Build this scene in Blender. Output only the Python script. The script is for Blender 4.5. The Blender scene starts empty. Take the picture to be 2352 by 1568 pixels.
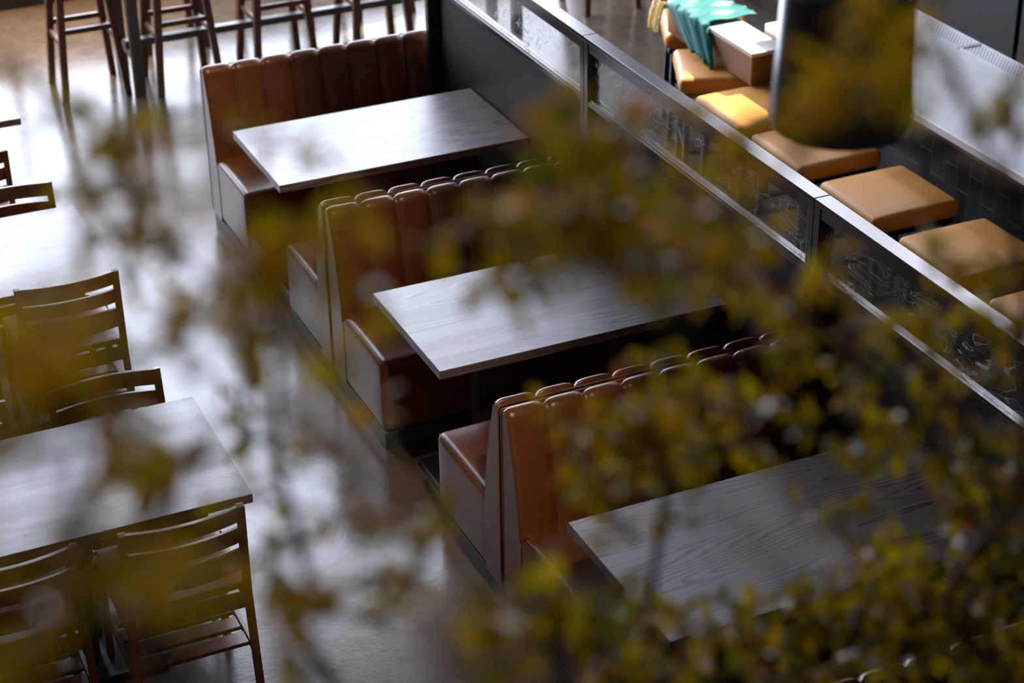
import bpy, bmesh, math, random
from mathutils import Vector, Matrix
R = math.radians
PI = math.pi
C = bpy.context.scene.collection
rnd = random.Random(7)

# ------------------------------------------------------------------ mesh helpers
class MB:
    def __init__(s): s.v = []; s.f = []; s.c = []
    def add(s, v, f):
        n = len(s.v); s.v += [tuple(p) for p in v]; s.f += [tuple(i + n for i in q) for q in f]; return s
    def box(s, x0, x1, y0, y1, z0, z1):
        v = [(x0,y0,z0),(x1,y0,z0),(x1,y1,z0),(x0,y1,z0),(x0,y0,z1),(x1,y0,z1),(x1,y1,z1),(x0,y1,z1)]
        return s.add(v, [(3,2,1,0),(4,5,6,7),(0,1,5,4),(1,2,6,5),(2,3,7,6),(3,0,4,7)])
    def rbox(s, x0, x1, y0, y1, z0, z1, r, k=3, n=(1,1,1), crown=0.0, sag=None):
        # box with rounded edges; crown domes the top
        def axis(a, b, m):
            lo = [a + r - r*math.tan(PI/4*(1-i/k)) for i in range(k+1)]
            hi = [b - r + r*math.tan(PI/4*(i/k)) for i in range(k+1)]
            mid = [a + r + (b-a-2*r)*(i/m) for i in range(1, m)]
            return lo + mid + hi
        X, Y, Z = axis(x0,x1,n[0]), axis(y0,y1,n[1]), axis(z0,z1,n[2])
        ids = {}; vs = []; fs = []
        def vid(i, j, l):
            key = (i,j,l)
            if key in ids: return ids[key]
            p = Vector((X[i],Y[j],Z[l]))
            q = Vector((min(max(p.x,x0+r),x1-r), min(max(p.y,y0+r),y1-r), min(max(p.z,z0+r),z1-r)))
            d = p - q
            if d.length > 1e-9: p = q + d.normalized()*r
            if crown:
                a = (p.x-x0)/(x1-x0)*2-1; b = (p.y-y0)/(y1-y0)*2-1; t = (p.z-z0)/(z1-z0)
                if t > 0.5: p.z += crown*max(0,1-a**4)*max(0,1-b**4)*(t-.5)*2
            if sag: p = sag(p)
            ids[key] = len(vs); vs.append(p[:]); return ids[key]
        a, b, c = len(X)-1, len(Y)-1, len(Z)-1
        for i in range(a):
            for j in range(b):
                fs.append((vid(i,j,0),vid(i,j+1,0),vid(i+1,j+1,0),vid(i+1,j,0)))
                fs.append((vid(i,j,c),vid(i+1,j,c),vid(i+1,j+1,c),vid(i,j+1,c)))
        for i in range(a):
            for l in range(c):
                fs.append((vid(i,0,l),vid(i+1,0,l),vid(i+1,0,l+1),vid(i,0,l+1)))
                fs.append((vid(i,b,l),vid(i,b,l+1),vid(i+1,b,l+1),vid(i+1,b,l)))
        for j in range(b):
            for l in range(c):
                fs.append((vid(0,j,l),vid(0,j,l+1),vid(0,j+1,l+1),vid(0,j+1,l)))
                fs.append((vid(a,j,l),vid(a,j+1,l),vid(a,j+1,l+1),vid(a,j,l+1)))
        return s.add(vs, fs)
    def bar(s, p, q, w0, h0, w1=None, h1=None, up=(0,0,1)):
        # four-sided tapered bar, w across, h along up-ish
        w1 = w0 if w1 is None else w1; h1 = h0 if h1 is None else h1
        p, q = Vector(p), Vector(q); d = (q-p).normalized(); up = Vector(up)
        if abs(d.dot(up)) > .95: up = Vector((0,1,0))
        a = d.cross(up).normalized(); b = a.cross(d).normalized()
        v = []
        for c, w, h in ((p,w0,h0),(q,w1,h1)):
            for sx, sy in ((-1,-1),(1,-1),(1,1),(-1,1)): v.append((c + a*sx*w/2 + b*sy*h/2)[:])
        return s.add(v, [(3,2,1,0),(4,5,6,7),(0,1,5,4),(1,2,6,5),(2,3,7,6),(3,0,4,7)])
    def tube(s, pts, rads, n=8, cap=True):
        pts = [Vector(p) for p in pts]
        if not hasattr(rads, '__len__'): rads = [rads]*len(pts)
        v = []; f = []; a = None
        for i, p in enumerate(pts):
            d = (pts[min(i+1,len(pts)-1)] - pts[max(i-1,0)]).normalized()
            if a is None:
                a = d.orthogonal().normalized()
            else:
                a = (a - d*a.dot(d))
                a = a.normalized() if a.length > 1e-6 else d.orthogonal().normalized()
            b = d.cross(a)
            for k in range(n):
                t = 2*PI*k/n; v.append((p + (a*math.cos(t) + b*math.sin(t))*rads[i])[:])
        for i in range(len(pts)-1):
            for k in range(n):
                k2 = (k+1) % n; f.append((i*n+k, i*n+k2, (i+1)*n+k2, (i+1)*n+k))
        if cap: f.append(tuple(range(n-1,-1,-1))); f.append(tuple((len(pts)-1)*n+k for k in range(n)))
        return s.add(v, f)
    def lathe(s, prof, n=48):
        v = []; f = []
        for r, z in prof:
            for k in range(n): t = 2*PI*k/n; v.append((r*math.cos(t), r*math.sin(t), z))
        for i in range(len(prof)-1):
            for k in range(n):
                k2 = (k+1) % n; f.append((i*n+k, i*n+k2, (i+1)*n+k2, (i+1)*n+k))
        return s.add(v, f)
    def build(s, name, m, parent=None, smooth=False, bevel=0, recalc=True):
        me = bpy.data.meshes.new(name); me.from_pydata(s.v, [], s.f)
        bm = bmesh.new(); bm.from_mesh(me)
        if recalc: bmesh.ops.recalc_face_normals(bm, faces=bm.faces)
        if bevel:
            ed = [e for e in bm.edges if len(e.link_faces) == 2 and e.calc_face_angle(0) > R(40)]
            bmesh.ops.bevel(bm, geom=ed, offset=bevel, segments=2, affect='EDGES', profile=.6, clamp_overlap=True)
        bm.to_mesh(me); bm.free()
        if smooth:
            for p in me.polygons: p.use_smooth = True
        me.materials.append(m)
        o = bpy.data.objects.new(name, me); C.objects.link(o)
        if parent: o.parent = parent
        return o

def thing(name, label, cat, loc=(0,0,0), rz=0, group=None):
    o = bpy.data.objects.new(name, None); C.objects.link(o); o.empty_display_size = .1
    o.location = loc; o.rotation_euler = (0,0,rz); o['label'] = label; o['category'] = cat
    if group: o['group'] = group
    return o
def tag(o, label, cat, group=None):
    o['label'] = label; o['category'] = cat
    if group: o['group'] = group
    return o
def struct(o, label=None):
    o['kind'] = 'structure'
    if label: o['label'] = label
    return o
def dup(root, loc, rz=0, label=None):
    r = root.copy(); C.objects.link(r); r.location = loc; r.rotation_euler = (0,0,rz)
    if label: r['label'] = label
    for ch in list(root.children):
        c = ch.copy(); C.objects.link(c); c.parent = r
        for g in list(ch.children):
            d = g.copy(); C.objects.link(d); d.parent = c
    return r

# ------------------------------------------------------------------ materials
def mat(name):
    m = bpy.data.materials.new(name); m.use_nodes = True
    nt = m.node_tree; return m, nt, nt.nodes['Principled BSDF']
def N(nt, t, **k):
    n = nt.nodes.new(t)
    for a, b in k.items(): setattr(n, a, b)
    return n
def ramp(nt, fac, stops):
    r = N(nt, 'ShaderNodeValToRGB'); e = r.color_ramp.elements
    while len(e) < len(stops): e.new(.5)
    for i, (p, c) in enumerate(stops):
        e[i].position = p; e[i].color = (*c, 1) if len(c) == 3 else c
    nt.links.new(fac, r.inputs[0]); return r.outputs[0]
def coords(nt, scale, kind='Object', rand=0):
    tc = N(nt, 'ShaderNodeTexCoord'); mp = N(nt, 'ShaderNodeMapping'); mp.inputs['Scale'].default_value = scale
    nt.links.new(tc.outputs[kind], mp.inputs[0])
    if rand:
        oi = N(nt, 'ShaderNodeObjectInfo'); mu = N(nt, 'ShaderNodeMath', operation='MULTIPLY'); mu.inputs[1].default_value = rand
        nt.links.new(oi.outputs['Random'], mu.inputs[0]); nt.links.new(mu.outputs[0], mp.inputs['Location'])
    return mp.outputs[0]
def noise(nt, vec, scale, detail=4, rough=.55, dist=0):
    n = N(nt, 'ShaderNodeTexNoise'); n.inputs['Scale'].default_value = scale; n.inputs['Detail'].default_value = detail
    n.inputs['Roughness'].default_value = rough; n.inputs['Distortion'].default_value = dist
    nt.links.new(vec, n.inputs['Vector']); return n.outputs['Fac']
def bump(nt, b, h, strength, dist=.01):
    n = N(nt, 'ShaderNodeBump'); n.inputs['Strength'].default_value = strength; n.inputs['Distance'].default_value = dist
    nt.links.new(h, n.inputs['Height']); nt.links.new(n.outputs[0], b.inputs['Normal']); return n

def facing(nt):
    lw = N(nt, 'ShaderNodeLayerWeight'); lw.inputs['Blend'].default_value = .5
    p = N(nt, 'ShaderNodeMath', operation='POWER'); p.inputs[1].default_value = 5; nt.links.new(lw.outputs['Facing'], p.inputs[0])
    r = N(nt, 'ShaderNodeMapRange'); r.inputs['To Min'].default_value = .04; r.inputs['To Max'].default_value = .9; nt.links.new(p.outputs[0], r.inputs[0])
    return r.outputs[0]
def plain(name, col, rough=.5, metal=0, spec=.5, coat=0):
    m, nt, b = mat(name); b.inputs['Base Color'].default_value = (*col,1); b.inputs['Roughness'].default_value = rough
    b.inputs['Metallic'].default_value = metal; b.inputs['Specular IOR Level'].default_value = spec; b.inputs['Coat Weight'].default_value = coat
    v = coords(nt, (1,1,1)); n = noise(nt, v, 60, 3); bump(nt, b, n, .06, .002)
    return m
def grain(name, dark, light, rough, sc=(1.0,7.0,7.0), lines=26, coat=0, bumpy=.08):
    m, nt, b = mat(name)
    v = coords(nt, sc, rand=13); n = noise(nt, v, 1.3, 1.4, .4, .15)
    mu = N(nt, 'ShaderNodeMath', operation='MULTIPLY'); mu.inputs[1].default_value = lines
    nt.links.new(n, mu.inputs[0])
    fr = N(nt, 'ShaderNodeMath', operation='FRACT'); nt.links.new(mu.outputs[0], fr.inputs[0])
    v2 = coords(nt, (sc[0]*6, sc[1]*28, sc[2]*28), rand=5); fine = noise(nt, v2, 1.0, 3, .6)
    mx = N(nt, 'ShaderNodeMix', data_type='FLOAT'); mx.inputs[0].default_value = .27
    nt.links.new(fr.outputs[0], mx.inputs[2]); nt.links.new(fine, mx.inputs[3])
    mid = tuple((a*.45+c*.55) for a, c in zip(dark, light))
    col = ramp(nt, mx.outputs[0], [(.08,mid),(.30,light),(.52,light),(.70,mid),(.84,dark)])
    nt.links.new(col, b.inputs['Base Color'])
    rr = N(nt, 'ShaderNodeMapRange'); rr.inputs['To Min'].default_value = rough+.06; rr.inputs['To Max'].default_value = rough-.05
    nt.links.new(mx.outputs[0], rr.inputs[0]); nt.links.new(rr.outputs[0], b.inputs['Roughness'])
    b.inputs['Coat Weight'].default_value = coat; b.inputs['Coat Roughness'].default_value = .15
    bump(nt, b, mx.outputs[0], bumpy, .002)
    return m
def leather(name, c0, c1, rough, spec=.5):
    m, nt, b = mat(name)
    v = coords(nt, (1,1,1), rand=9)
    n = noise(nt, v, 3.5, 4); nt.links.new(ramp(nt, n, [(.3,c0),(.7,c1)]), b.inputs['Base Color'])
    vo = N(nt, 'ShaderNodeTexVoronoi'); vo.inputs['Scale'].default_value = 420; nt.links.new(v, vo.inputs['Vector'])
    wr = noise(nt, v, 14, 4, .6, .6)
    mx = N(nt, 'ShaderNodeMix', data_type='FLOAT'); mx.inputs[0].default_value = .75
    nt.links.new(vo.outputs['Distance'], mx.inputs[2]); nt.links.new(wr, mx.inputs[3])
    bump(nt, b, mx.outputs[0], .16, .004)
    b.inputs['Roughness'].default_value = rough; b.inputs['Specular IOR Level'].default_value = spec
    return m

M = {}
M['leather'] = leather('brown_leather', (.105,.031,.008), (.165,.053,.013), .32)
M['leather_seam'] = plain('dark_brown_piping', (.055,.020,.010), .4)
M['tan'] = leather('tan_leather', (.56,.235,.048), (.64,.29,.068), .42, .32)
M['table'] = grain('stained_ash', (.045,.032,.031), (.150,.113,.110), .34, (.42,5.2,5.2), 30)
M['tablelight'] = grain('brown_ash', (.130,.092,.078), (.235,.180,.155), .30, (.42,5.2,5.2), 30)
M['chair'] = grain('red_brown_chair_wood', (.210,.066,.021), (.260,.084,.028), .27, (4,4,4), 6, bumpy=.04)
M['stool'] = grain('brown_stool_wood', (.085,.030,.014), (.160,.062,.028), .38, (5,5,2), 8, bumpy=.04)
M['black'] = plain('black_painted_metal', (.012,.012,.013), .38)
M['bronze'] = plain('dark_bronze_metal', (.135,.118,.116), .25, .85)
M['greyleg'] = plain('grey_brown_steel', (.115,.095,.085), .42)
M['panel'] = plain('charcoal_panel', (.017,.017,.018), .6, 0, .25)
M['plinth'] = plain('grey_plinth', (.045,.047,.052), .5)
M['pendant'] = plain('dark_glossy_shade', (.022,.017,.014), .26, .0, .6)
M['soil'] = plain('soil', (.03,.02,.012), .9)
M['planter'] = plain('planter_charcoal', (.05,.05,.05), .6)
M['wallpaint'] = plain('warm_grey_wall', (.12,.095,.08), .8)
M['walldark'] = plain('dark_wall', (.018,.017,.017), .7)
M['ceil'] = plain('ceiling_paint', (.13,.12,.115), .85)
M['frame'] = plain('window_frame_dark', (.02,.02,.02), .5)
M['whitemetal'] = plain('white_metal', (.74,.75,.78), .4)
M['teal'] = plain('teal_cloth', (.003,.150,.145), .55)
M['box'] = plain('brown_box', (.23,.125,.055), .45)
M['boxtop'] = plain('pale_stone_lid', (.62,.60,.57), .35)
M['bark'] = plain('bark_brown', (.105,.058,.032), .7)

# polished concrete floor
m, nt, b = mat('polished_concrete')
v = coords(nt, (1,1,1)); n1 = noise(nt, v, .55, 6, .6, .6); n2 = noise(nt, v, 7, 6, .7); n3 = noise(nt, v, 120, 3, .8)
mx = N(nt, 'ShaderNodeMix', data_type='FLOAT'); mx.inputs[0].default_value = .4
nt.links.new(n1, mx.inputs[2]); nt.links.new(n2, mx.inputs[3])
mx2 = N(nt, 'ShaderNodeMix', data_type='FLOAT'); mx2.inputs[0].default_value = .42
nt.links.new(mx.outputs[0], mx2.inputs[2]); nt.links.new(n3, mx2.inputs[3])
nt.links.new(ramp(nt, mx2.outputs[0], [(.32,(.045,.031,.021)),(.50,(.092,.065,.042)),(.68,(.150,.108,.074))]), b.inputs['Base Color'])
rr = N(nt, 'ShaderNodeMapRange'); rr.inputs['From Min'].default_value = .3; rr.inputs['From Max'].default_value = .7
rr.inputs['To Min'].default_value = .13; rr.inputs['To Max'].default_value = .27
nt.links.new(mx.outputs[0], rr.inputs[0]); nt.links.new(rr.outputs[0], b.inputs['Roughness'])
bump(nt, b, n2, .10, .01)
M['floor'] = m
# pale stone counter
m, nt, b = mat('pale_stone_counter')
v = coords(nt, (1,1,1)); n = noise(nt, v, 3, 5, .6, .5)
nt.links.new(ramp(nt, n, [(.3,(.64,.62,.605)),(.7,(.72,.70,.685))]), b.inputs['Base Color']); b.inputs['Roughness'].default_value = .32
M['counter'] = m
# dark glazed tile laid upright in running bond
m, nt, b = mat('dark_upright_tiles')
tc = N(nt, 'ShaderNodeTexCoord'); mp = N(nt, 'ShaderNodeMapping'); mp.inputs['Rotation'].default_value = (0, R(90), R(90))
sx = N(nt, 'ShaderNodeSeparateXYZ'); cx = N(nt, 'ShaderNodeCombineXYZ')
nt.links.new(tc.outputs['Object'], sx.inputs[0]); nt.links.new(sx.outputs['Z'], cx.inputs['X']); nt.links.new(sx.outputs['Y'], cx.inputs['Y'])
br = N(nt, 'ShaderNodeTexBrick'); br.inputs['Scale'].default_value = 1; br.inputs['Brick Width'].default_value = .20; br.inputs['Row Height'].default_value = .098
br.inputs['Mortar Size'].default_value = .0035; br.inputs['Color1'].default_value = (.005,.0055,.007,1); br.inputs['Color2'].default_value = (.007,.0075,.009,1)
br.inputs['Mortar'].default_value = (.03,.03,.034,1); nt.links.new(cx.outputs[0], br.inputs['Vector'])
nt.links.new(br.outputs['Color'], b.inputs['Base Color']); b.inputs['Roughness'].default_value = .3
iv = N(nt, 'ShaderNodeMath', operation='SUBTRACT'); iv.inputs[0].default_value = 1; nt.links.new(br.outputs['Fac'], iv.inputs[1]); bump(nt, b, iv.outputs[0], .5, .004)
M['tile'] = m
# perforated white metal
m, nt, b = mat('perforated_white_metal')
v = coords(nt, (1,1,1)); vo = N(nt, 'ShaderNodeTexVoronoi', voronoi_dimensions='2D'); vo.inputs['Scale'].default_value = 62; vo.inputs['Randomness'].default_value = 0
mp = N(nt, 'ShaderNodeMapping'); mp.inputs['Rotation'].default_value = (0,0,R(45)); nt.links.new(v, mp.inputs[0]); nt.links.new(mp.outputs[0], vo.inputs['Vector'])
nt.links.new(ramp(nt, vo.outputs['Distance'], [(.28,(.16,.16,.17)),(.34,(.80,.81,.83))]), b.inputs['Base Color']); b.inputs['Roughness'].default_value = .4
M['grille'] = m
# clear glass with swirling pale threads
m, nt, b = mat('swirled_glass'); out = nt.nodes['Material Output']; nt.nodes.remove(b)
v = coords(nt, (1,.62,1.25), rand=7)
w = N(nt, 'ShaderNodeTexNoise'); w.inputs['Scale'].default_value = 3.2; w.inputs['Detail'].default_value = 3.5; nt.links.new(v, w.inputs['Vector'])
sub = N(nt, 'ShaderNodeVectorMath', operation='SUBTRACT'); sub.inputs[1].default_value = (.5,.5,.5); nt.links.new(w.outputs['Color'], sub.inputs[0])
sc = N(nt, 'ShaderNodeVectorMath', operation='SCALE'); sc.inputs['Scale'].default_value = .62; nt.links.new(sub.outputs[0], sc.inputs[0])
ad = N(nt, 'ShaderNodeVectorMath', operation='ADD'); nt.links.new(v, ad.inputs[0]); nt.links.new(sc.outputs[0], ad.inputs[1])
rg = N(nt, 'ShaderNodeTexNoise'); rg.inputs['Scale'].default_value = 3.4; rg.inputs['Detail'].default_value = 2.2; nt.links.new(ad.outputs[0], rg.inputs['Vector'])
fr = N(nt, 'ShaderNodeMath', operation='MULTIPLY'); fr.inputs[1].default_value = 24; nt.links.new(rg.outputs['Fac'], fr.inputs[0])
pp = N(nt, 'ShaderNodeMath', operation='PINGPONG'); pp.inputs[1].default_value = 1; nt.links.new(fr.outputs[0], pp.inputs[0])
line = ramp(nt, pp.outputs[0], [(0,(1,1,1)),(.03,(.6,.6,.6)),(.085,(0,0,0))])
pa = noise(nt, v, 4.2, 3); patch = ramp(nt, pa, [(.34,(.05,.05,.05)),(.58,(1,1,1))])
sp = N(nt, 'ShaderNodeTexVoronoi'); sp.inputs['Scale'].default_value = 90; nt.links.new(v, sp.inputs['Vector'])
spk = ramp(nt, sp.outputs['Distance'], [(.10,(1,1,1)),(.2,(0,0,0))])
pm = N(nt, 'ShaderNodeMath', operation='MULTIPLY'); nt.links.new(line, pm.inputs[0]); nt.links.new(patch, pm.inputs[1])
pm2 = N(nt, 'ShaderNodeMath', operation='MULTIPLY'); nt.links.new(spk, pm2.inputs[0]); nt.links.new(patch, pm2.inputs[1])
pm3 = N(nt, 'ShaderNodeMath', operation='MULTIPLY'); pm3.inputs[1].default_value = .5; nt.links.new(pm2.outputs[0], pm3.inputs[0])
mm = N(nt, 'ShaderNodeMath', operation='MAXIMUM'); nt.links.new(pm.outputs[0], mm.inputs[0]); nt.links.new(pm3.outputs[0], mm.inputs[1])
tr = N(nt, 'ShaderNodeBsdfTransparent'); tr.inputs['Color'].default_value = (.80,.80,.79,1)
gl = N(nt, 'ShaderNodeBsdfGlossy'); gl.inputs['Roughness'].default_value = .12
bp = N(nt, 'ShaderNodeBump'); bp.inputs['Strength'].default_value = .6; bp.inputs['Distance'].default_value = .01; nt.links.new(rg.outputs['Fac'], bp.inputs['Height']); nt.links.new(bp.outputs[0], gl.inputs['Normal'])
fz = facing(nt)
m1 = N(nt, 'ShaderNodeMixShader'); nt.links.new(fz, m1.inputs[0]); nt.links.new(tr.outputs[0], m1.inputs[1]); nt.links.new(gl.outputs[0], m1.inputs[2])
df = N(nt, 'ShaderNodeBsdfDiffuse'); df.inputs['Color'].default_value = (.85,.83,.78,1)
tl = N(nt, 'ShaderNodeBsdfTranslucent'); tl.inputs['Color'].default_value = (.9,.88,.82,1)
m2 = N(nt, 'ShaderNodeMixShader'); m2.inputs[0].default_value = .6; nt.links.new(df.outputs[0], m2.inputs[1]); nt.links.new(tl.outputs[0], m2.inputs[2])
m3 = N(nt, 'ShaderNodeMixShader'); hz = N(nt, 'ShaderNodeMath', operation='MAXIMUM'); hz.inputs[1].default_value = .025; nt.links.new(mm.outputs[0], hz.inputs[0]); nt.links.new(hz.outputs[0], m3.inputs[0]); nt.links.new(m1.outputs[0], m3.inputs[1]); nt.links.new(m2.outputs[0], m3.inputs[2])
nt.links.new(m3.outputs[0], out.inputs['Surface'])
M['swirl'] = m
# plain clear pane
m, nt, b = mat('clear_window_glass'); out = nt.nodes['Material Output']; nt.nodes.remove(b)
tr = N(nt, 'ShaderNodeBsdfTransparent'); tr.inputs['Color'].default_value = (.95,.96,.97,1)
gl = N(nt, 'ShaderNodeBsdfGlossy'); gl.inputs['Roughness'].default_value = .03
fz = facing(nt); m1 = N(nt, 'ShaderNodeMixShader')
nt.links.new(fz, m1.inputs[0]); nt.links.new(tr.outputs[0], m1.inputs[1]); nt.links.new(gl.outputs[0], m1.inputs[2]); nt.links.new(m1.outputs[0], out.inputs['Surface'])
M['clear'] = m
def daylight(name, col, s):
    m, nt, b = mat(name); b.inputs['Base Color'].default_value = (0,0,0,1); b.inputs['Emission Color'].default_value = (*col,1); b.inputs['Emission Strength'].default_value = s
    return m
M['day'] = daylight('daylit_frosted_pane', (.75,.825,1.0), 12.5)
M['frontfill'] = daylight('front_fill_pane', (1.0,.93,.84), .8)  # weak warm glow, added to fill the bench fronts
# yellow patterned scarf
m, nt, b = mat('yellow_pattern_cloth')
v = coords(nt, (1,1,1)); vo = N(nt, 'ShaderNodeTexVoronoi'); vo.inputs['Scale'].default_value = 38; nt.links.new(v, vo.inputs['Vector'])
nt.links.new(ramp(nt, vo.outputs['Distance'], [(.25,(.75,.66,.5)),(.4,(.62,.36,.05))]), b.inputs['Base Color']); b.inputs['Roughness'].default_value = .7
M['scarf'] = m
# leaves: every leaf carries its own tint
m, nt, b = mat('small_olive_leaves'); out = nt.nodes['Material Output']
at = N(nt, 'ShaderNodeAttribute'); at.attribute_name = 'tint'
nt.links.new(at.outputs['Color'], b.inputs['Base Color']); b.inputs['Roughness'].default_value = .33; b.inputs['Specular IOR Level'].default_value = .16
b.inputs['Specular Tint'].default_value = (1,.72,.36,1)
tl = N(nt, 'ShaderNodeBsdfTranslucent'); nt.links.new(at.outputs['Color'], tl.inputs['Color'])
m1 = N(nt, 'ShaderNodeMixShader'); m1.inputs[0].default_value = .58; nt.links.new(b.outputs[0], m1.inputs[1]); nt.links.new(tl.outputs[0], m1.inputs[2])
nt.links.new(m1.outputs[0], out.inputs['Surface'])
M['leaf'] = m

# ------------------------------------------------------------------ camera
CAM = Vector((-2.3356,-5.9064,4.4028)); YAW, PITCH, ROLL, FPX = -.4195, .5074, -.0162, 4485.9
fwd = Vector((-math.sin(YAW)*math.cos(PITCH), math.cos(YAW)*math.cos(PITCH), -math.sin(PITCH)))
r0 = Vector((math.cos(YAW), math.sin(YAW), 0)); u0 = r0.cross(fwd)
rgt = r0*math.cos(ROLL) + u0*math.sin(ROLL); upv = -r0*math.sin(ROLL) + u0*math.cos(ROLL)
cd = bpy.data.cameras.new('camera'); cam = bpy.data.objects.new('camera', cd); C.objects.link(cam)
mw = Matrix((rgt, upv, -fwd)).transposed().to_4x4(); mw.translation = CAM; cam.matrix_world = mw
cd.sensor_width = 36; cd.lens = FPX/2352*36; cd.clip_start = .05; cd.clip_end = 100
cd.dof.use_dof = True; cd.dof.focus_distance = 6.9; cd.dof.aperture_fstop = 2.8; cd.dof.aperture_blades = 0
bpy.context.scene.camera = cam
def at(u, v, d): return CAM + (fwd + rgt*((u-1176)/FPX) - upv*((v-784)/FPX))*d

# ------------------------------------------------------------------ setting
YB, XL, XR, YF, ZC = 7.0, -7.0, 5.0, -8.5, 5.9
struct(MB().box(XL,XR,YF,YB,-.1,0).build('floor', M['floor']))
struct(MB().box(XL,XR,YF,YB,ZC,ZC+.1).build('ceiling', M['ceil']))
# back wall: low dark sill wall, solid part on the right, big glazing
WX0, WX1, WZ0, WZ1 = -2.4, 4.0, .48, 5.7
w = MB(); w.box(XL,XR,YB,YB+.2,0,WZ0); w.box(XL,XR,YB,YB+.2,WZ1,ZC); w.box(XL,WX0,YB,YB+.2,WZ0,WZ1); w.box(WX1,XR,YB,YB+.2,WZ0,WZ1)
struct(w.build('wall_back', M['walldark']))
nb = 3
for i in range(nb):
    a = WX0 + (WX1-WX0)*i/nb; c = WX0 + (WX1-WX0)*(i+1)/nb
    f = MB(); t = .035
    f.box(a,c,YB+.04,YB+.14,WZ0,WZ0+.06); f.box(a,c,YB+.04,YB+.14,WZ1-.06,WZ1)
    f.box(a,a+t,YB+.04,YB+.14,WZ0+.06,WZ1-.06); f.box(c-t,c,YB+.04,YB+.14,WZ0+.06,WZ1-.06)
    f.box(a+t,c-t,YB+.05,YB+.13,2.85,2.90)
    fo = struct(f.build('window_%d' % (i+1), M['frame']))
    p = MB(); p.box(a+t,c-t,YB+.08,YB+.10,WZ0+.06,2.85); p.box(a+t,c-t,YB+.08,YB+.10,2.90,WZ1-.06); p.build('window_pane', M['day'], fo)
# right wall with clear clerestory windows the sun comes through
z0, z1, z2, z3 = 3.0, 3.95, 4.05, 5.5
rows = [(z0,z1,[(2.55,4.0),(6.45,6.75)],'clear'), (z2,z3,[(2.0,4.3),(4.4,6.8)],'day')]
w = MB(); w.box(XR,XR+.2,YF,YB,0,z0); w.box(XR,XR+.2,YF,YB,z1,z2); w.box(XR,XR+.2,YF,YB,z3,ZC)
k = 4
for za, zb, cuts, pm_ in rows:
    ys = YF
    for a, c in cuts: w.box(XR,XR+.2,ys,a,za,zb); ys = c
    w.box(XR,XR+.2,ys,YB,za,zb)
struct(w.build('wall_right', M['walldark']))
for za, zb, cuts, pm_ in rows:
    for a, c in cuts:
        f = MB(); t = .04
        f.box(XR+.05,XR+.13,a,c,za,za+t); f.box(XR+.05,XR+.13,a,c,zb-t,zb); f.box(XR+.05,XR+.13,a,a+t,za+t,zb-t); f.box(XR+.05,XR+.13,c-t,c,za+t,zb-t)
        fo = struct(f.build('window_%d' % k, M['frame'])); k += 1
        MB().box(XR+.085,XR+.095,a+t,c-t,za+t,zb-t).build('window_pane', M[pm_], fo)
struct(MB().box(XL-.2,XL,YF,YB,0,ZC).build('wall_left', M['wallpaint']))
# front wall below the upper level, with a low fill window added at left
FX0, FX1, FZ0, FZ1 = -5.6, -2.6, .5, 2.4
w = MB(); w.box(XL,XR,YF-.2,YF,0,FZ0); w.box(XL,XR,YF-.2,YF,FZ1,ZC); w.box(XL,FX0,YF-.2,YF,FZ0,FZ1); w.box(FX1,XR,YF-.2,YF,FZ0,FZ1)
struct(w.build('wall_front', M['wallpaint']))
for i in range(2):
    a = FX0 + 1.5*i; c = a + 1.5; f = MB(); t = .05
    f.box(a,c,YF-.13,YF-.05,FZ0,FZ0+t); f.box(a,c,YF-.13,YF-.05,FZ1-t,FZ1); f.box(a,a+t,YF-.13,YF-.05,FZ0+t,FZ1-t); f.box(c-t,c,YF-.13,YF-.05,FZ0+t,FZ1-t)
    fo = struct(f.build('window_%d' % (i+9), M['frame']))
    MB().box(a+t,c-t,YF-.10,YF-.08,FZ0+t,FZ1-t).build('window_pane', M['frontfill'], fo)
# upper level the photograph is taken from, with its planter ledge below the view
struct(MB().box(XL,XR,YF,-5.25,2.55,2.75).build('floor_mezzanine', M['wallpaint']))
struct(MB().box(XL,XR,-5.25,-4.3,1.65,1.85).build('trim_1', M['wallpaint']))
struct(MB().box(XL,XR,-5.35,-5.25,1.65,2.55).build('trim_2', M['wallpaint']))

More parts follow.
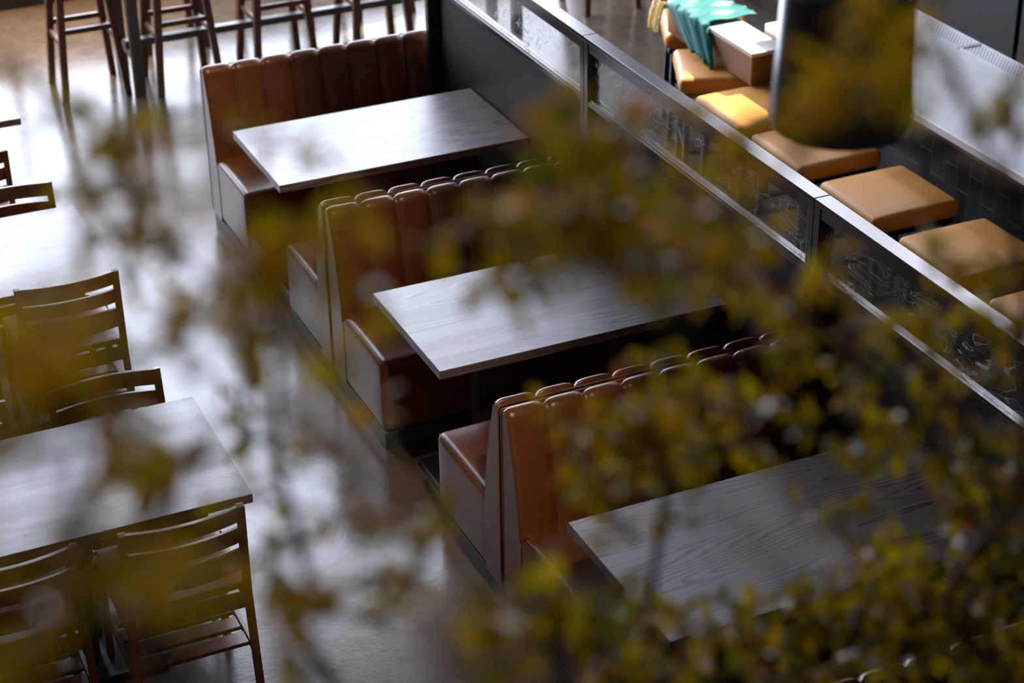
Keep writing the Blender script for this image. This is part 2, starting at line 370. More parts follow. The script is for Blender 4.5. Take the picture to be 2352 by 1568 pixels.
# ------------------------------------------------------------------ booth benches
P = 1.8375; XB, XE = .017, 1.245; YM = 1.3185
def make_bench(sg, label, y):
    # local frame: origin on the floor at the aisle end of the back's rear plane; sg = -1 faces the camera side
    t = thing('booth_bench', label, 'bench', (XB, y, 0), 0, 'brown channel-backed booth benches')
    Lx = XE - XB
    def Y(a): return sg*a
    def yy(a, b): return (min(Y(a),Y(b)), max(Y(a),Y(b)))
    a = yy(.004,.612); MB().box(.004,Lx,*a,0,.082).build('plinth', M['plinth'], t, bevel=.002)
    a = yy(.10,.625)
    st = MB().rbox(0,Lx,*a,.082,.425,.034,4,(14,8,4),.016).build('seat', M['leather'], t, True)
    # piping round the seat's top edge, aisle end and front
    zz = .4215; pth = []
    for i in range(13):
        f_ = i/12; yv = .17 + (.605-.17)*f_; pth.append((.009, Y(yv), zz-.002 + .010*(1-(2*f_-1)**4)))
    MB().tube(pth, .0022, 6).build('piping', M['leather'], st, True)
    bk = MB().box(.006,Lx,*yy(.0005,.005),.082,.850).build('back_panel', M['black'], t)
    # channelled backrest: eight padded flutes
    prof = []
    zt = .872
    for i in range(5): prof.append((.158 - .008*i/4, .385 + .055*i/4))
    for i in range(1, 13):
        f_ = i/12; prof.append((.150 - (.150-.062)*f_ + .010*math.sin(PI*f_), .44 + (zt-.03-.44)*f_))
    for i in range(1, 8):
        an = PI/2*i/7; prof.append((.062-.026 + .026*math.cos(an), zt-.03+.03*math.sin(an)))
    prof += [(.022, zt+.0005), (.0085, zt-.001), (.0055, zt-.014)]
    nrm = []
    for i in range(len(prof)):
        p0 = prof[max(i-1,0)]; p1 = prof[min(i+1,len(prof)-1)]
        dx, dz = p1[0]-p0[0], p1[1]-p0[1]; l = math.hypot(dx,dz); nrm.append((dz/l, -dx/l))
    nch, ns = 8, 12; xs = []
    for c in range(nch):
        for k in range(ns + (1 if c == nch-1 else 0)): xs.append((c, k/ns))
    mb = MB(); vs = []; fs = []
    for c, f_ in xs:
        e = 2*f_ - 1
        bul = (1-abs(e)**4)**.62
        if c == 0 and f_ < .5: bul = max(bul, 1-(1-min(1,f_*6))**2*.55)
        if c == nch-1 and f_ > .5: bul = max(bul, .45)
        x = Lx*(c+f_)/nch
        for i, ((a, z), (na, nz)) in enumerate(zip(prof, nrm)):
            am = .021*bul
            if i >= len(prof)-3: am *= [.5,.12,0][i-(len(prof)-3)]
            vs.append((x, Y(a-.014+na*am if i < len(prof)-3 else a), z-.010+nz*am))
    k = len(prof)
    for i in range(len(xs)-1):
        for j in range(k-1): fs.append((i*k+j, i*k+j+1, (i+1)*k+j+1, (i+1)*k+j))
    mb.add(vs, fs)
    # closed aisle and wall ends
    for i in (0, len(xs)-1):
        x = vs[i*k][0]; n = len(mb.v)
        mb.v += [vs[i*k+j] for j in range(k)] + [(x, Y(.0055), .385)]
        mb.f.append(tuple(range(n, n+k+1)))
    mb.build('backrest', M['leather'], t, True)
    o = t.children[-1]
    for p in o.data.polygons:
        if len(p.vertices) > 4: p.use_smooth = False
    # upholstered end panel that runs down beside the seat
    ep = MB(); pr = [(.0055,.082),(.150,.082),(.160,.20),(.160,.38)] + [(a-.004, z-.011) for a, z in prof if .39 < z][:-3] + [(.0065,zt-.014)]
    v0 = [(-.0025, Y(a), z) for a, z in pr]; v1 = [(.030, Y(a), z) for a, z in pr]; n = len(pr)
    ep.add(v0+v1, [tuple(range(n)), tuple(range(2*n-1,n-1,-1))] + [(i, (i+1) % n, n+(i+1) % n, n+i) for i in range(n)])
    ep.build('end_panel', M['leather'], t)
    # piping along the rear top edge and down the aisle end
    MB().tube([(-.001, Y(.006), .09), (-.002, Y(.006), .5), (-.002, Y(.006), zt-.016), (.006, Y(.006), zt-.004), (.03, Y(.006), zt-.003), (Lx-.01, Y(.006), zt-.003)], .0036, 6).build('piping', M['leather'], t, True)
    # stitched seams between the flutes
    sm = MB()
    for c in range(1, nch):
        x = Lx*c/nch
        pts = [(x, Y(a-.014+.0006), z-.010) for a, z in prof[4:-3]]
        sm.tube(pts, .0016, 5)
    sm.build('seam', M['leather_seam'], t, True)
    return t
make_bench(-1, 'brown booth bench farthest back, its rear to the bar stools, facing the first table', YM + P - .005)
make_bench(+1, 'brown bench back to back with the middle bench, its seat under the farthest booth table', YM + .005)
make_bench(-1, 'brown booth bench in the middle facing the middle booth table, bright ridged back', YM - .005)
make_bench(+1, 'brown bench back to back with the nearest full bench, its seat beside the middle table', YM - P + .005)
make_bench(-1, 'nearest fully seen brown booth bench, facing the grainy table behind the leaves', YM - P - .005)
make_bench(+1, 'brown bench at the lower right edge, only its back top showing through leaves', YM - 2*P + .005)

# ------------------------------------------------------------------ booth tables
def booth_table(x, y, label):
    t = thing('booth_table', label, 'table', (x, y, 0), 0, 'dark ash booth tables')
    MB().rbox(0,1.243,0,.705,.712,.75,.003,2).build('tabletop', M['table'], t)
    for cx in (.32, .95):
        c = MB().rbox(cx-.035,cx+.035,.3175,.3875,.03,.70,.004,2).build('column', M['black'], t)
        MB().rbox(cx-.20,cx+.20,.16,.545,.70,.712,.003,1).build('top_plate', M['black'], c)
        MB().rbox(cx-.22,cx+.22,.17,.535,0,.03,.006,2).build('foot_plate', M['black'], c)
    return t
booth_table(-.005, P+.028, 'dark wooden booth table farthest back, shining pale with window light')
booth_table(0, 0, 'dark wooden booth table in the middle, between the two leafy branches')
booth_table(-.0025, -P+.03, 'nearest dark wooden booth table with bold wavy grain, half hidden by leaves')

# ------------------------------------------------------------------ glazed partition
def screen(y0, y1, label, end=False):
    t = thing('glass_screen', label, 'partition', (1.195, y0, 0), 0, 'glazed partition bays')
    L = y1 - y0; s = .036
    for a in (.002, L-s-.002): MB().box(0,.060,a,a+s,0,1.462).build('post', M['bronze'], t, bevel=.002)
    MB().box(-.003,.063,.002,L-.002,1.462,1.483).build('top_rail', M['bronze'], t, bevel=.002)
    MB().box(.004,.056,s+.002,L-s-.002,1.418,1.462).build('head_bar', M['bronze'], t)
    sr = MB().box(.002,.058,s+.002,L-s-.002,1.172,1.196).build('sill_rail', M['bronze'], t, bevel=.002)
    MB().box(.008,.018,s+.002,L-s-.002,1.196,1.206).build('glazing_bead', M['bronze'], sr)
    MB().box(.026,.036,s+.002,L-s-.002,1.196,1.418).build('glass_pane', M['swirl'], t)
    MB().box(.052,.060,s+.002,L-s-.002,0,1.172).build('lower_panel', M['panel'], t)
    return t
J0 = 1.206
screen(J0, J0+P, 'farthest glazed bay of the partition, beside the pale booth table')
screen(J0-P, J0, 'middle glazed bay of the partition, its swirled glass before the tan stools')
screen(J0-2*P, J0-P, 'nearest glazed bay of the partition, dark swirled glass at the right edge')

# ------------------------------------------------------------------ tan counter stools
def make_cstool(label):
    t = thing('counter_stool', label, 'stool', (0,0,0), 0, 'tan counter stools')
    MB().rbox(-.235,.235,-.235,.235,.555,.640,.030,4,(8,8,2),.014).build('cushion', M['tan'], t, True)
    MB().rbox(-.215,.215,-.215,.215,.525,.555,.006,2).build('seat_base', M['black'], t)
    for sx in (-1,1):
        for sy in (-1,1): MB().bar((sx*.195,sy*.195,0),(sx*.18,sy*.18,.525),.03,.03).build('leg', M['black'], t)
    f = MB()
    for sx in (-1,1): f.box(sx*.188-.01,sx*.188+.01,-.175,.175,.20,.225)
    for sy in (-1,1): f.box(-.175,.175,sy*.188-.01,sy*.188+.01,.20,.225)
    f.build('footrest', M['black'], t)
    return t
cs = make_cstool('tan counter stool whose square cushion shows in full, just past the middle screen joint'); cs.location = (2.56,.808,0)
for y, l in ((.168,'second whole tan stool, nearer than the fully seen one, leaf across its front'),
             (-.475,'tan stool at the right edge, only its left corner in view'),
             (1.435,'tan stool mostly hidden beneath the dark hanging shade'),
             (1.985,'sunlit tan stool just left of the dark hanging shade')):
    dup(cs, (2.56,y,0), 0, l)
dup(cs, (2.675,2.555,0), R(-24), 'turned tan stool below the hanging end of the teal garment')
dup(cs, (2.92,3.165,0), R(-24), 'farthest tan stool, a corner showing left of the teal garment')

# ------------------------------------------------------------------ counter
ct = thing('serving_counter', 'long serving counter with pale stone top and dark tiled front', 'counter', (2.79,0,0))
MB().rbox(0,.66,-5.0,2.32,.880,.920,.006,2).build('countertop', M['counter'], ct)
MB().box(.002,.012,-5.0,2.32,.866,.880).build('edge_trim', M['bronze'], ct)
MB().box(.12,.80,-5.0,2.30,.0,.880).build('tiled_front', M['tile'], ct)
for i, (a, c) in enumerate(((-.31,1.56),(1.57,2.31))):
    g = thing('perforated_grille', ['white perforated grille strip nearer the right edge, below the joint at the counter rear','white perforated grille strip above the joint, running behind the dark hanging shade'][i], 'grille', (3.452,a,.88), 0, 'white grilles behind the counter')
    MB().box(.012,.128,.008,c-a-.008,.040,.044).build('mesh_top', M['grille'], g)
    f = MB(); f.box(0,.012,0,c-a,0,.050); f.box(.128,.138,0,c-a,0,.050); f.box(.012,.128,0,.008,0,.050); f.box(.012,.128,c-a-.008,c-a,0,.050)
    f.build('rim', M['whitemetal'], g)
bc = thing('back_cabinet', 'black cabinet standing behind the counter in the dark', 'cabinet', (4.44,0,0))
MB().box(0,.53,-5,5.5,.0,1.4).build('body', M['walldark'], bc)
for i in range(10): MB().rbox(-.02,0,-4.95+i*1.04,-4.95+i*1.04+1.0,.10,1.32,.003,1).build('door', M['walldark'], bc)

# box, garment and scarf on the far stools
bx = thing('storage_box', 'long brown box with pale lid lying across the far tan stools', 'box', (2.63,2.165,.656))
MB().rbox(0,.20,0,.90,0,.155,.006,2).build('body', M['box'], bx)
MB().rbox(-.004,.204,-.004,.904,.155,.178,.005,2).build('lid', M['boxtop'], bx)
mb = MB(); nx, ny = 44, 30
vs = []; fs = []
# path: lies across the lid, folds over its left edge and hangs to the cushion
for i in range(nx+1):
    s_ = i/nx
    for j in range(ny+1):
        q = j/ny
        lay = .30; hang = .185 + .02*math.sin(5*q+1)
        L = s_*(lay+hang)
        fold = .009*math.sin(q*22+s_*4) + .006*math.sin(q*41+2)
        if L < lay:
            x = 2.93 - L - .02*q; z = .843 + max(0,fold) + .006*math.sin(L*30+q*7) + .006
            yv2 = 2.615 + .40*q
        else:
            h = L - lay; e = min(1,h/.17); x = 2.63 - .014 - .035*e + fold*1.4 - .02*q; z = .852 - h*.98
            yv2 = (2.615+.40*q)*(1-e) + (2.465+.21*q)*e
        vs.append((x, yv2, z))
for i in range(nx):
    for j in range(ny): fs.append((i*(ny+1)+j, i*(ny+1)+j+1, (i+1)*(ny+1)+j+1, (i+1)*(ny+1)+j))
mb.add(vs, fs); g = mb.build('draped_garment', M['teal'], None, True)
sol = g.modifiers.new('thick', 'SOLIDIFY'); sol.thickness = .004
tag(g, 'teal garment draped over the brown box and hanging onto a tan stool', 'clothing')
mb = MB(); vs = []; fs = []
for i in range(25):
    h = i/24*.24
    for j in range(7): vs.append((2.575-.03*math.sin(h*8) + .006*math.sin(j*2), 2.99+j*.02 + .04*h, .85-h*.72+.004*math.sin(j*1.7)))
for i in range(24):
    for j in range(6): fs.append((i*7+j, i*7+j+1, (i+1)*7+j+1, (i+1)*7+j))
mb.add(vs, fs); g = mb.build('patterned_scarf', M['scarf'], None, True); sol = g.modifiers.new('thick', 'SOLIDIFY'); sol.thickness = .004
tag(g, 'yellow patterned scarf peeping out left of the teal garment', 'scarf')

# ------------------------------------------------------------------ pendant lamp
pl = thing('pendant_lamp', 'large dark hanging lamp shade over the tan stools at upper right', 'lamp', at(1928,284,3.65)[:])
prof = [(.112,.262),(.118,.262),(.121,.258),(.1325,.02),(.1325,.004),(.130,0),(.1275,.003),(.1275,.02),(.116,.254)]
MB().lathe(prof).build('lamp_shade', M['pendant'], pl, True)
MB().lathe([(.0,.268),(.110,.266),(.116,.259),(.116,.254),(.0,.254)]).build('shade_top', M['pendant'], pl, True)
MB().lathe([(.0,.31),(.018,.31),(.022,.30),(.022,.268),(0,.268)], 20).build('cable_cap', M['black'], pl, True)
MB().tube([(0,0,.31),(0,0,ZC-pl.location.z)], .004, 8).build('cable', M['black'], pl)

# ------------------------------------------------------------------ wooden chairs at the left tables
def make_chair(label):
    # origin on the floor between the rear legs; sitter faces +y
    t = thing('dining_chair', label, 'chair', (0,0,0), 0, 'wooden slat-back chairs')
    W = .205
    for s in (-1,1):
        mb = MB(); pts = [(s*(W+.004),-.045,0),(s*W,0,.44),(s*W,.0,.50),(s*(W-.005),-.03,.805)]
        for a, b_, w0, w1 in ((0,1,.026,.034),(1,2,.034,.034),(2,3,.034,.026)): mb.bar(pts[a], pts[b_], .026, w0, .026, w1, up=(0,1,0))
        mb.build('leg', M['chair'], t, bevel=.003)
    for s in (-1,1):
        MB().bar((s*.215,.405,0),(s*.215,.400,.435),.026,.026,.034,.034,up=(0,1,0)).build('leg', M['chair'], t, bevel=.003)
    def rail(z0, z1, th, bow, name, y0):
        mb = MB(); n = 14; v = []; f = []
        for i in range(n+1):
            x = -W + .013 + (2*W-.026)*i/n; e = 2*i/n-1; yb = -bow*(1-e*e)
            for (dy, z) in ((-th/2,z0),(th/2,z0),(th/2,z1),(-th/2,z1)):
                v.append((x, y0(z)+yb+dy, z))
        for i in range(n):
            for k in range(4): f.append((i*4+k, i*4+(k+1) % 4, (i+1)*4+(k+1) % 4, (i+1)*4+k))
        f += [(0,1,2,3), (n*4+3,n*4+2,n*4+1,n*4)]
        mb.add(v, f); return mb.build(name, M['chair'], t, bevel=.0025)
    yp = lambda z: -.03*(z-.50)/.305
    rail(.742,.803,.018,.030,'top_rail',yp); rail(.654,.718,.016,.030,'back_slat',yp); rail(.535,.625,.016,.028,'back_slat',yp)
    def sad(p):
        if p.z > .45:
            ex = p.x/.2; ey = (p.y-.20)/.2
            p.z -= .016*max(0,1-ex*ex)*max(0,1-ey*ey)*(1.0 + .25*math.cos(ex*3))
        return p
    MB().rbox(-.215,.215,.018,.425,.435,.462,.006,2,(22,20,1),0,sad).build('seat', M['chair'], t, True)
    a = MB(); a.box(-.19,.19,-.008,.012,.375,.432); a.build('rear_apron', M['chair'], t, bevel=.002)
    MB().box(-.195,.195,.392,.410,.375,.432).build('front_apron', M['chair'], t, bevel=.002)
    for s in (-1,1):
        MB().box(s*.208-.009,s*.208+.009,.017,.385,.375,.432).build('side_apron', M['chair'], t, bevel=.002)
        MB().box(s*.208-.009,s*.208+.009,-.01,.387,.185,.215).build('side_rail', M['chair'], t, bevel=.002)
    for i in range(4):
        y = .015 + i*.095; MB().rbox(-.199,.199,y,y+.07,.195,.210,.003,1).build('shelf_slat', M['chair'], t)
    return t
ch = make_chair('red-brown slatted chair at lower left seen from behind, tucked under the nearest square table')
ch.location = (-1.170,-.585,0)
dup(ch, (-1.727,-.575,0), 0, 'red-brown chair at the bottom left corner, left of another tucked-in chair')
dup(ch, (-1.175,.372,0), PI, 'slatted chair across the nearest left table, its top rail rimmed with light')
dup(ch, (-1.745,.38,0), PI, 'slatted chair at the left edge beyond the nearest left table, behind big leaves')
dup(ch, (-1.110,1.292,0), 0, 'slatted chair seen from behind at the second left table, seat shining')
dup(ch, (-1.680,1.30,0), 0, 'chair at the left edge beside the shining-seat chair, partly out of view')
dup(ch, (-1.158,2.225,0), PI, 'slatted chair beyond the second left table, only its upper rails showing')
dup(ch, (-1.262,2.735,0), 0, 'chair at the far left edge by the whitest table, one post in view')

def left_table(y0, y1, label):
    t = thing('dining_table', label, 'table', (-.89,y0,0), 0, 'square wooden tables on the left')
    W = y1-y0
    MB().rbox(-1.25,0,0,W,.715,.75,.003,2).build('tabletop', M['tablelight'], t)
    c = MB().rbox(-.585,-.525,W/2-.03,W/2+.03,.022,.695,.004,2).build('column', M['black'], t)
    MB().rbox(-.74,-.37,W/2-.18,W/2+.18,.695,.715,.004,1).build('top_plate', M['black'], c)
    MB().rbox(-.80,-.31,W/2-.19,W/2+.19,0,.022,.006,2).build('foot_plate', M['black'], c)
left_table(-.488,.235,'wooden table at lower left, nearest of the left row, leaves hanging before it')
left_table(1.325,2.09,'wooden table at middle left, washed white by window light')
left_table(3.19,3.93,'wooden table at the far left edge, only its bright corner in view')

# ------------------------------------------------------------------ bar table and stools at the back
bt = thing('bar_table', 'tall table at the back with grey legs and long foot beam', 'table', (.143,5.30,0))
MB().rbox(-.06,2.60,-.27,.27,1.02,1.06,.004,2).build('tabletop', M['stool'], bt)
for x in (0, 2.5):
    for s in (-1,1): MB().bar((x,s*.20,0),(x,s*.20,1.02),.062,.062).build('leg', M['greyleg'], bt, bevel=.003)
    MB().box(x-.018,x+.018,-.168,.168,.205,.240).build('end_stretcher', M['greyleg'], bt, bevel=.002)
MB().box(-.02,2.52,-.028,.028,.241,.285).build('foot_beam', M['greyleg'], bt, bevel=.002)
def make_stool(label):
    t = thing('bar_stool', label, 'stool', (0,0,0), 0, 'wooden bar stools')
    B, T, H = .19, .135, .73
    for sx in (-1,1):
        for sy in (-1,1): MB().bar((sx*B,sy*B,0),(sx*T,sy*T,H),.040,.040,.044,.044,up=(0,1,0)).build('leg', M['stool'], t, bevel=.004)
    def at_(z): return B + (T-B)*z/H
    for sy, z in ((-1,.43),(1,.40)):
        a = at_(z); MB().box(-a+.018,a-.018,sy*a-.011,sy*a+.011,z-.016,z+.016).build('rung', M['stool'], t, bevel=.002)
    for sx in (-1,1):
        a = at_(.35); MB().box(sx*a-.011,sx*a+.011,-a+.018,a-.018,.334,.366).build('rung', M['stool'], t, bevel=.002)
    MB().rbox(-.19,.19,-.18,.18,H,H+.04,.012,3,(6,6,1)).build('seat', M['stool'], t, True)
    return t
bs = make_stool('wooden bar stool at the upper left, alone at the end of the tall table'); bs.location = (-.108,5.345,0)
for x, y, l in ((.44,5.215,'wooden bar stool just right of the grey table leg, over the floor'),
                (1.06,5.235,'second wooden bar stool along the tall table, behind the far bench'),
                (1.70,5.225,'third wooden bar stool along the tall table, beside the partition end'),
                (.56,5.93,'wooden bar stool on the far side of the tall table, by the grey leg'),
                (1.27,5.93,'wooden bar stool on the far side of the tall table, in the middle'),
                (1.98,5.93,'wooden bar stool on the far side of the tall table, toward the partition'),
                (3.36,5.33,'bar stool beyond the glass partition, two dark feet at the top edge'),
                (4.02,5.31,'bar stool beyond the partition nearest the teal garment, one foot in view')):
    dup(bs, (x,y,0), 0, l)

# ------------------------------------------------------------------ plants along the upper ledge
pt = thing('planter_box', 'long charcoal planter on the upper ledge that the leafy shrubs grow from', 'planter', (-1.0,-4.80,1.85))
pm = MB(); pm.box(-2.2,3.6,-.40,-.37,0,.42); pm.box(-2.2,3.6,.37,.40,0,.42); pm.box(-2.2,-2.17,-.37,.37,0,.42); pm.box(3.57,3.6,-.37,.37,0,.42); pm.box(-2.17,3.57,-.37,.37,0,.03)
pm.build('body', M['planter'], pt); MB().box(-2.17,3.57,-.37,.37,.03,.38).build('soil', M['soil'], pt)
SOIL = 1.85+.38
greens = [(.30,.215,.002),(.23,.185,.003),(.36,.255,.002),(.13,.135,.006),(.30,.175,.002),(.40,.29,.005)]
rusts = [(.36,.12,.012),(.30,.09,.01)]
def shrub(label, base, trunk, clusters, seed, DENS=.3, rust=.01):
    rr = random.Random(seed)
    root = thing('leafy_shrub', label, 'plant', (*base, SOIL), 0, 'shrubs in the upper planter')
    org = Vector((*base, SOIL))
    stem = MB(); twig = stem; lf = MB(); tints = []
    tp = [Vector((0,0,-.10))] + [at(*q)-org for q in trunk]
    # trunk as a smooth curve
    fine = []
    for i in range(len(tp)-1):
        p0, p1, p2, p3 = tp[max(i-1,0)], tp[i], tp[i+1], tp[min(i+2,len(tp)-1)]
        for k in range(8):
            s = k/8; fine.append(.5*((2*p1)+(p2-p0)*s+(2*p0-5*p1+4*p2-p3)*s*s+(3*p1-p0-3*p2+p3)*s**3))
    fine.append(tp[-1])
    stem.tube(fine, [.0055-.0022*i/len(fine) for i in range(len(fine))], 8)
    nodes = list(fine[len(fine)//3:])
    pend = [(at(u,v,d)-org, u, v, ru, rv, d, n) for (u,v,ru,rv,d,n) in clusters]
    def leaf(p, d, nrm, L):
        d = d.normalized(); a = d.cross(nrm)
        a = a.normalized() if a.length > 1e-5 else d.orthogonal().normalized()
        up = a.cross(d); w = L*.27; n0 = len(lf.v); cup = L*.10
        pts = [p, p+d*L*.30-a*w*.9+up*cup, p+d*L*.30, p+d*L*.30+a*w*.9+up*cup, p+d*L*.66-a*w*.72+up*cup*.6, p+d*L*.66-up*L*.03, p+d*L*.66+a*w*.72+up*cup*.6, p+d*L-up*L*.10]
        lf.add([q[:] for q in pts], [(0,2,1),(0,3,2),(1,2,5,4),(2,3,6,5),(4,5,7),(5,6,7)])
        c = rr.choice(rusts) if rr.random() < rust else rr.choice(greens); k = rr.uniform(.75,1.25)
        tints.extend([(c[0]*k,c[1]*k,c[2]*k,1)]*8)
    while pend:
        best = min(((q[0]-nd).length, i, nd) for i, q in enumerate(pend) for nd in [min(nodes, key=lambda n_: (q[0]-n_).length)]) if False else None
        bi, bn, bl = 0, None, 1e9
        for i, q in enumerate(pend):
            for nd in nodes:
                l = (q[0]-nd).length
                if l < bl: bi, bn, bl = i, nd, l
        c, u, v, ru, rv, d, n = pend.pop(bi)
        mid = (bn+c)/2 + Vector((rr.uniform(-1,1),rr.uniform(-1,1),rr.uniform(-.2,1)))*bl*.10
        path = [bn*(1-s)**2 + mid*2*s*(1-s) + c*s*s for s in [k/6 for k in range(7)]]
        twig.tube(path, [.0032-.0014*k/6 for k in range(7)], 6, 0.36)
        nodes += path[2:]
        for _ in range(max(1,round(n*DENS))):
            an = rr.uniform(0,2*PI); rad = math.sqrt(rr.random())
            q = at(u+ru*rad*math.cos(an)*.75, v+rv*rad*math.sin(an)*.75, d*(1+rr.uniform(-.06,.06))) - org
            L = rr.uniform(.05,.11)
            dr = ((q-c).normalized()*.8 + Vector((rr.uniform(-1,1),rr.uniform(-1,1),rr.uniform(-.9,.6)))).normalized()
            s0 = q - dr*L*.5
            nl = rr.randint(8,12)
            tw = [c*.85+s0*.15, s0, s0+dr*L*.5+Vector((0,0,-.004)), s0+dr*L]
            twig.tube(tw, [.0016,.0013,.001,.0007], 5, 0.30)
            for k in range(nl):
                f_ = (k+.6)/nl; p = s0 + dr*L*f_
                side = dr.orthogonal().normalized(); side.rotate(Matrix.Rotation(k*2.4+rr.uniform(-.4,.4), 3, dr))
                ld = (side + dr*.7 + Vector((0,0,-.25))).normalized()
                nn = Vector((rr.uniform(-.5,.5),rr.uniform(-.5,.5),1))
                leaf(p, ld, nn, rr.uniform(.018,.032))
    stem.build('branches', M['bark'], root, True)
    o = lf.build('foliage', M['leaf'], root, True, recalc=False)
    ca = o.data.color_attributes.new('tint', 'FLOAT_COLOR', 'POINT')
    for i, t_ in enumerate(tints): ca.data[i].color = t_
    return root

shrub('blurred olive shrub nearest the lens on the left, over the chairs and tall stools', (-2.6,-4.95),
      [(330,1560,1.25),(322,1200,1.25),(318,1000,1.25),(200,700,1.15),(190,450,1.2)],
      [(135,200,35,60,1.25,5),(190,255,55,45,1.25,6),(265,310,55,60,1.3,7),(290,400,40,50,1.3,5),(300,485,35,25,1.3,3),(215,440,25,20,1.4,2),(330,330,25,30,1.4,2),(400,570,30,25,1.5,2),(330,575,30,20,1.5,2),
       (190,640,70,50,.9,9),(140,780,90,70,.88,10),(180,880,110,50,.88,10),(180,945,110,40,.88,9),(45,930,55,60,.88,7),(80,860,60,40,.88,5),(230,760,50,60,.88,4),
       (470,715,50,45,1.2,5),(395,790,40,40,1.2,4),(520,665,35,18,1.3,2),(430,760,40,30,1.2,3),
       (300,1080,40,70,1.3,5),(420,1055,55,35,1.3,5),(470,1020,25,20,1.4,2),(245,1130,35,40,1.3,4),(280,960,50,25,1.2,4),(330,980,25,25,1.3,2),
       (100,1320,110,50,.9,8),(330,1310,120,50,.85,9),(180,1270,80,30,.9,5),(100,1440,90,40,.9,6),(60,1535,60,30,1.0,5),(430,1300,60,50,.9,4),(330,1400,80,40,.9,4),(200,1380,60,40,.9,3)], 1, 0.16)
shrub('sparse olive shrub at centre left, small leaves over the grey aisle', (-1.5,-4.75),
      [(760,1560,1.55),(720,1400,1.55),(690,1250,1.5),(640,1050,1.45),(650,700,1.3)],
      [(565,1010,20,20,1.6,1),(600,1125,55,25,1.5,3),(725,1020,35,22,1.6,2),(810,1052,40,25,1.6,2),(700,1160,50,40,1.5,3),(935,1205,50,35,1.4,4),(985,1240,35,50,1.4,3),(850,1315,45,50,1.5,4),(640,1420,35,35,1.5,2),(760,1370,50,35,1.5,3),(700,1490,50,35,1.5,3),(870,1420,35,35,1.6,2),(600,1290,30,30,1.6,1),(555,930,18,25,1.6,1),(575,835,20,15,1.6,1),
       (640,540,50,35,1.2,4),(700,560,50,50,1.2,5),(640,650,50,40,1.15,5),(700,650,35,50,1.15,4),(730,500,30,30,1.2,2),(610,590,30,30,1.2,2),(690,780,40,30,1.2,2),(620,330,35,20,1.5,2),(650,1230,40,40,1.5,2),(560,820,25,20,1.5,1),(930,1320,40,40,1.5,2)], 2, 0.24)
shrub('dense olive shrub in the upper middle, over the middle booth and partition', (-.95,-4.6),
      [(2290,1580,2.3),(2275,1300,2.2),(2130,1000,1.95),(1810,690,1.6),(1745,500,1.5),(1600,470,1.45)],
      [(1305,275,45,35,1.25,6),(1320,340,45,30,1.25,4),(1395,300,35,45,1.3,4),(1455,270,30,20,1.4,2),(1560,262,50,22,1.5,3),(1340,360,40,20,1.3,3),
       (1140,480,55,45,1.3,8),(1220,530,70,50,1.35,9),(1320,500,70,50,1.35,10),(1400,460,70,50,1.4,8),(1450,540,80,50,1.45,10),(1340,590,70,30,1.45,6),(1200,605,50,28,1.4,5),(1135,650,25,18,1.4,2),(1540,520,70,50,1.5,8),(1600,470,50,50,1.5,6),(1700,400,40,50,1.5,4),(1680,300,30,22,1.5,2),(1620,590,70,45,1.6,8),(1700,640,70,40,1.6,8),(1480,640,50,20,1.5,3),(1545,660,60,30,1.55,4),(1430,400,40,30,1.4,3),(1650,540,50,40,1.55,4),(1780,690,50,40,1.7,4)], 3, 0.32)
shrub('olive sprays crossing in front of the dark hanging shade, upper right', (.2,-4.6),
      [(2330,1560,2.2),(2345,1100,2.0),(2342,600,1.7),(2200,200,1.35),(2050,80,1.25)],
      [(1850,300,30,30,1.25,4),(1905,260,50,45,1.2,8),(1960,110,50,50,1.2,7),(1890,180,50,50,1.2,7),(1985,50,45,45,1.2,6),(1825,230,30,45,1.25,5),(2040,70,35,35,1.25,4),(1990,210,45,45,1.25,6),(2030,20,40,25,1.25,3),
       (2315,215,35,25,1.6,3),(2335,285,30,25,1.6,3),(2290,260,20,15,1.6,1),(2170,575,35,35,1.7,4),(2200,620,30,25,1.7,3),(2150,20,40,18,1.4,2)], 4, 0.17)
shrub('olive shrub at right, leaves banding across the dark swirled glass', (-.1,-4.5),
      [(2320,1560,2.3),(2310,1250,2.2),(2210,960,2.0),(1990,740,1.85)],
      [(1790,705,70,35,1.75,7),(1890,640,70,25,1.75,6),(1850,800,55,35,1.85,5),(1960,710,60,40,1.8,7),(2080,740,60,50,1.85,7),(2150,820,50,60,1.9,6),(2020,850,45,45,1.9,4),(2230,700,45,35,1.85,4),(2280,860,55,55,1.95,6),(2330,780,35,60,1.9,5),(2300,680,40,30,1.9,3),
       (1990,950,60,50,2.0,7),(2080,970,60,60,2.0,8),(2170,960,60,50,2.0,7),(2250,980,60,50,2.0,7),(2330,990,40,50,2.0,5),(2100,1060,60,35,2.05,5),(2220,1060,50,40,2.05,5),(2325,1090,40,60,2.1,6),(2260,1130,50,40,2.1,4),(2335,1200,30,60,2.1,5),(1930,880,40,40,1.95,3)], 5)
shrub('olive shrub at lower centre with a straight brown stem over the grainy table', (-1.05,-4.55),
      [(1478,1560,1.95),(1490,1400,1.92),(1522,1180,1.9),(1545,1010,1.85)],
      [(1500,850,40,40,1.75,2),(1420,960,70,45,1.8,8),(1500,960,60,45,1.8,7),(1340,1000,60,45,1.8,6),(1570,950,50,45,1.85,5),(1680,955,55,50,1.85,6),(1725,1010,45,45,1.85,4),(1330,1100,50,50,1.8,5),(1400,1090,60,50,1.8,6),(1540,1070,55,50,1.85,6),(1620,1050,50,45,1.85,5),(1850,960,40,50,1.9,3),(1900,1040,50,50,1.95,4),(1780,920,45,40,1.9,3),(1610,910,40,30,1.85,3),(1570,1190,25,40,1.9,2),(1420,1210,30,50,1.8,2)], 6)
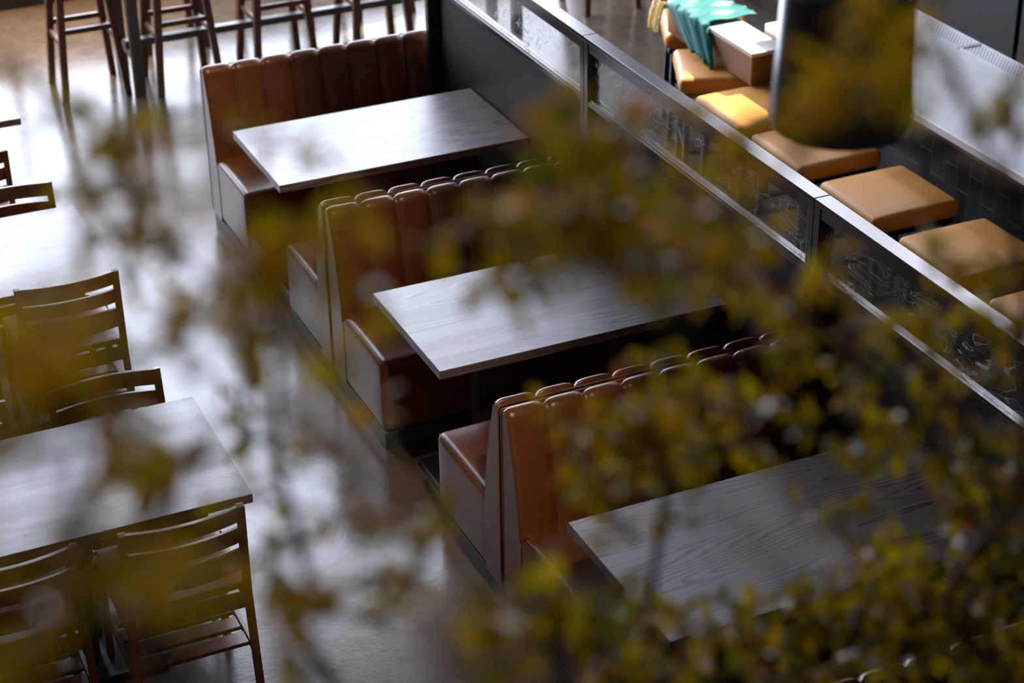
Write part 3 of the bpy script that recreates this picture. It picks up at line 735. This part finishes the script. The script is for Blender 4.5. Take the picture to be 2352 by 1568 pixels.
shrub('olive shrub at the bottom middle, leaves hanging low over the aisle edge', (-1.55,-4.5),
      [(1290,1560,1.6),(1280,1450,1.6)],
      [(1245,1385,65,35,1.5,7),(1160,1440,50,50,1.4,7),(1125,1530,35,40,1.4,6),(1330,1390,70,35,1.6,6),(1200,1400,45,40,1.45,5),(1410,1400,60,35,1.8,5),(1390,1480,60,50,1.85,7),(1450,1540,70,30,1.9,8),(1360,1545,50,25,1.8,4)], 7, 0.36)
shrub('bushy pale-flecked shrub filling the lower right corner', (-.55,-4.45),
      [(1900,1560,2.35),(1930,1450,2.3),(2010,1370,2.25)],
      [(2055,1240,50,35,2.3,6),(2120,1285,55,45,2.3,7),(2230,1180,50,50,2.25,6),(2300,1250,55,50,2.25,7),(2200,1290,70,45,2.3,8),(1950,1340,80,40,2.25,9),(2060,1350,70,45,2.25,9),(1830,1370,80,32,2.2,9),(1700,1385,75,22,2.2,7),(2180,1380,75,50,2.3,9),(2300,1370,55,50,2.3,7),(1900,1415,80,40,2.25,9),(2040,1435,80,40,2.3,9),(2190,1460,80,50,2.3,9),(2310,1480,50,45,2.3,7),(1990,1520,80,35,2.3,7),(2120,1535,80,25,2.3,6),(1800,1470,55,45,2.25,6),(1690,1460,75,45,2.2,9),(1570,1430,80,40,2.15,9),(1480,1440,55,35,2.05,6),(1570,1520,85,40,2.1,11),(1700,1535,75,30,2.15,8),(1840,1540,60,25,2.2,5),(2270,1545,60,20,2.3,5),(1945,1160,25,25,2.2,2),(1925,1220,20,25,2.2,2),(1980,1300,35,25,2.25,3)], 8, .42, .05)

# ------------------------------------------------------------------ sun, sky and added fill spots
sd = bpy.data.lights.new('sun', 'SUN'); sd.energy = 22; sd.angle = R(.6); sd.color = (1,.85,.64)
so = bpy.data.objects.new('sun', sd); C.objects.link(so)
so.rotation_euler = Vector((-.65,-.20,-.67)).to_track_quat('-Z','Y').to_euler()
dl = bpy.data.lights.new('floor_warm_fill', 'SPOT'); dl.energy = 1300; dl.color = (1,.66,.30); dl.spot_size = R(52); dl.spot_blend = .8; dl.shadow_soft_size = .06  # added spot without a fixture, warms the floor by the back wall
do = bpy.data.objects.new('floor_warm_fill', dl); C.objects.link(do); do.location = (-.5,6.62,4.0)
for k in range(3):  # added spots, one per booth, brighten the aisle ends of the backrests
    y = YM + P*(1-k)
    dl = bpy.data.lights.new('bench_fill', 'SPOT'); dl.energy = 780; dl.color = (1,.84,.66); dl.spot_size = R(17); dl.spot_blend = 1; dl.shadow_soft_size = .12
    do = bpy.data.objects.new('bench_fill', dl); C.objects.link(do); do.location = (-.6,y-3.4,5.5)
    do.rotation_euler = (Vector((-.22,y-.05,.88)) - do.location).to_track_quat('-Z','Y').to_euler()
for i, (x, y) in enumerate(((-2.55,-4.75),(-1.95,-4.45),(-1.4,-4.1),(-.2,-3.9),(.9,-4.0))):  # warm spots added above the planter to brighten the leaves
    dl = bpy.data.lights.new('leaf_fill', 'SPOT'); dl.energy = 70 if i < 2 else 50; dl.color = (1,.70,.38); dl.spot_size = R(34); dl.spot_blend = .6; dl.shadow_soft_size = .05
    do = bpy.data.objects.new('leaf_fill', dl); C.objects.link(do); do.location = (x,y-.5,5.85); do.rotation_euler = (R(3),0,0)
W = bpy.data.worlds.new('world'); bpy.context.scene.world = W; W.use_nodes = True
bg = W.node_tree.nodes['Background']; bg.inputs[0].default_value = (.72,.84,1,1); bg.inputs[1].default_value = 6.0
sc_ = bpy.context.scene
sc_.view_settings.view_transform = 'Standard'; sc_.view_settings.look = 'None'; sc_.view_settings.gamma = 1
sc_.view_settings.use_curve_mapping = False; sc_.view_settings.exposure = 0
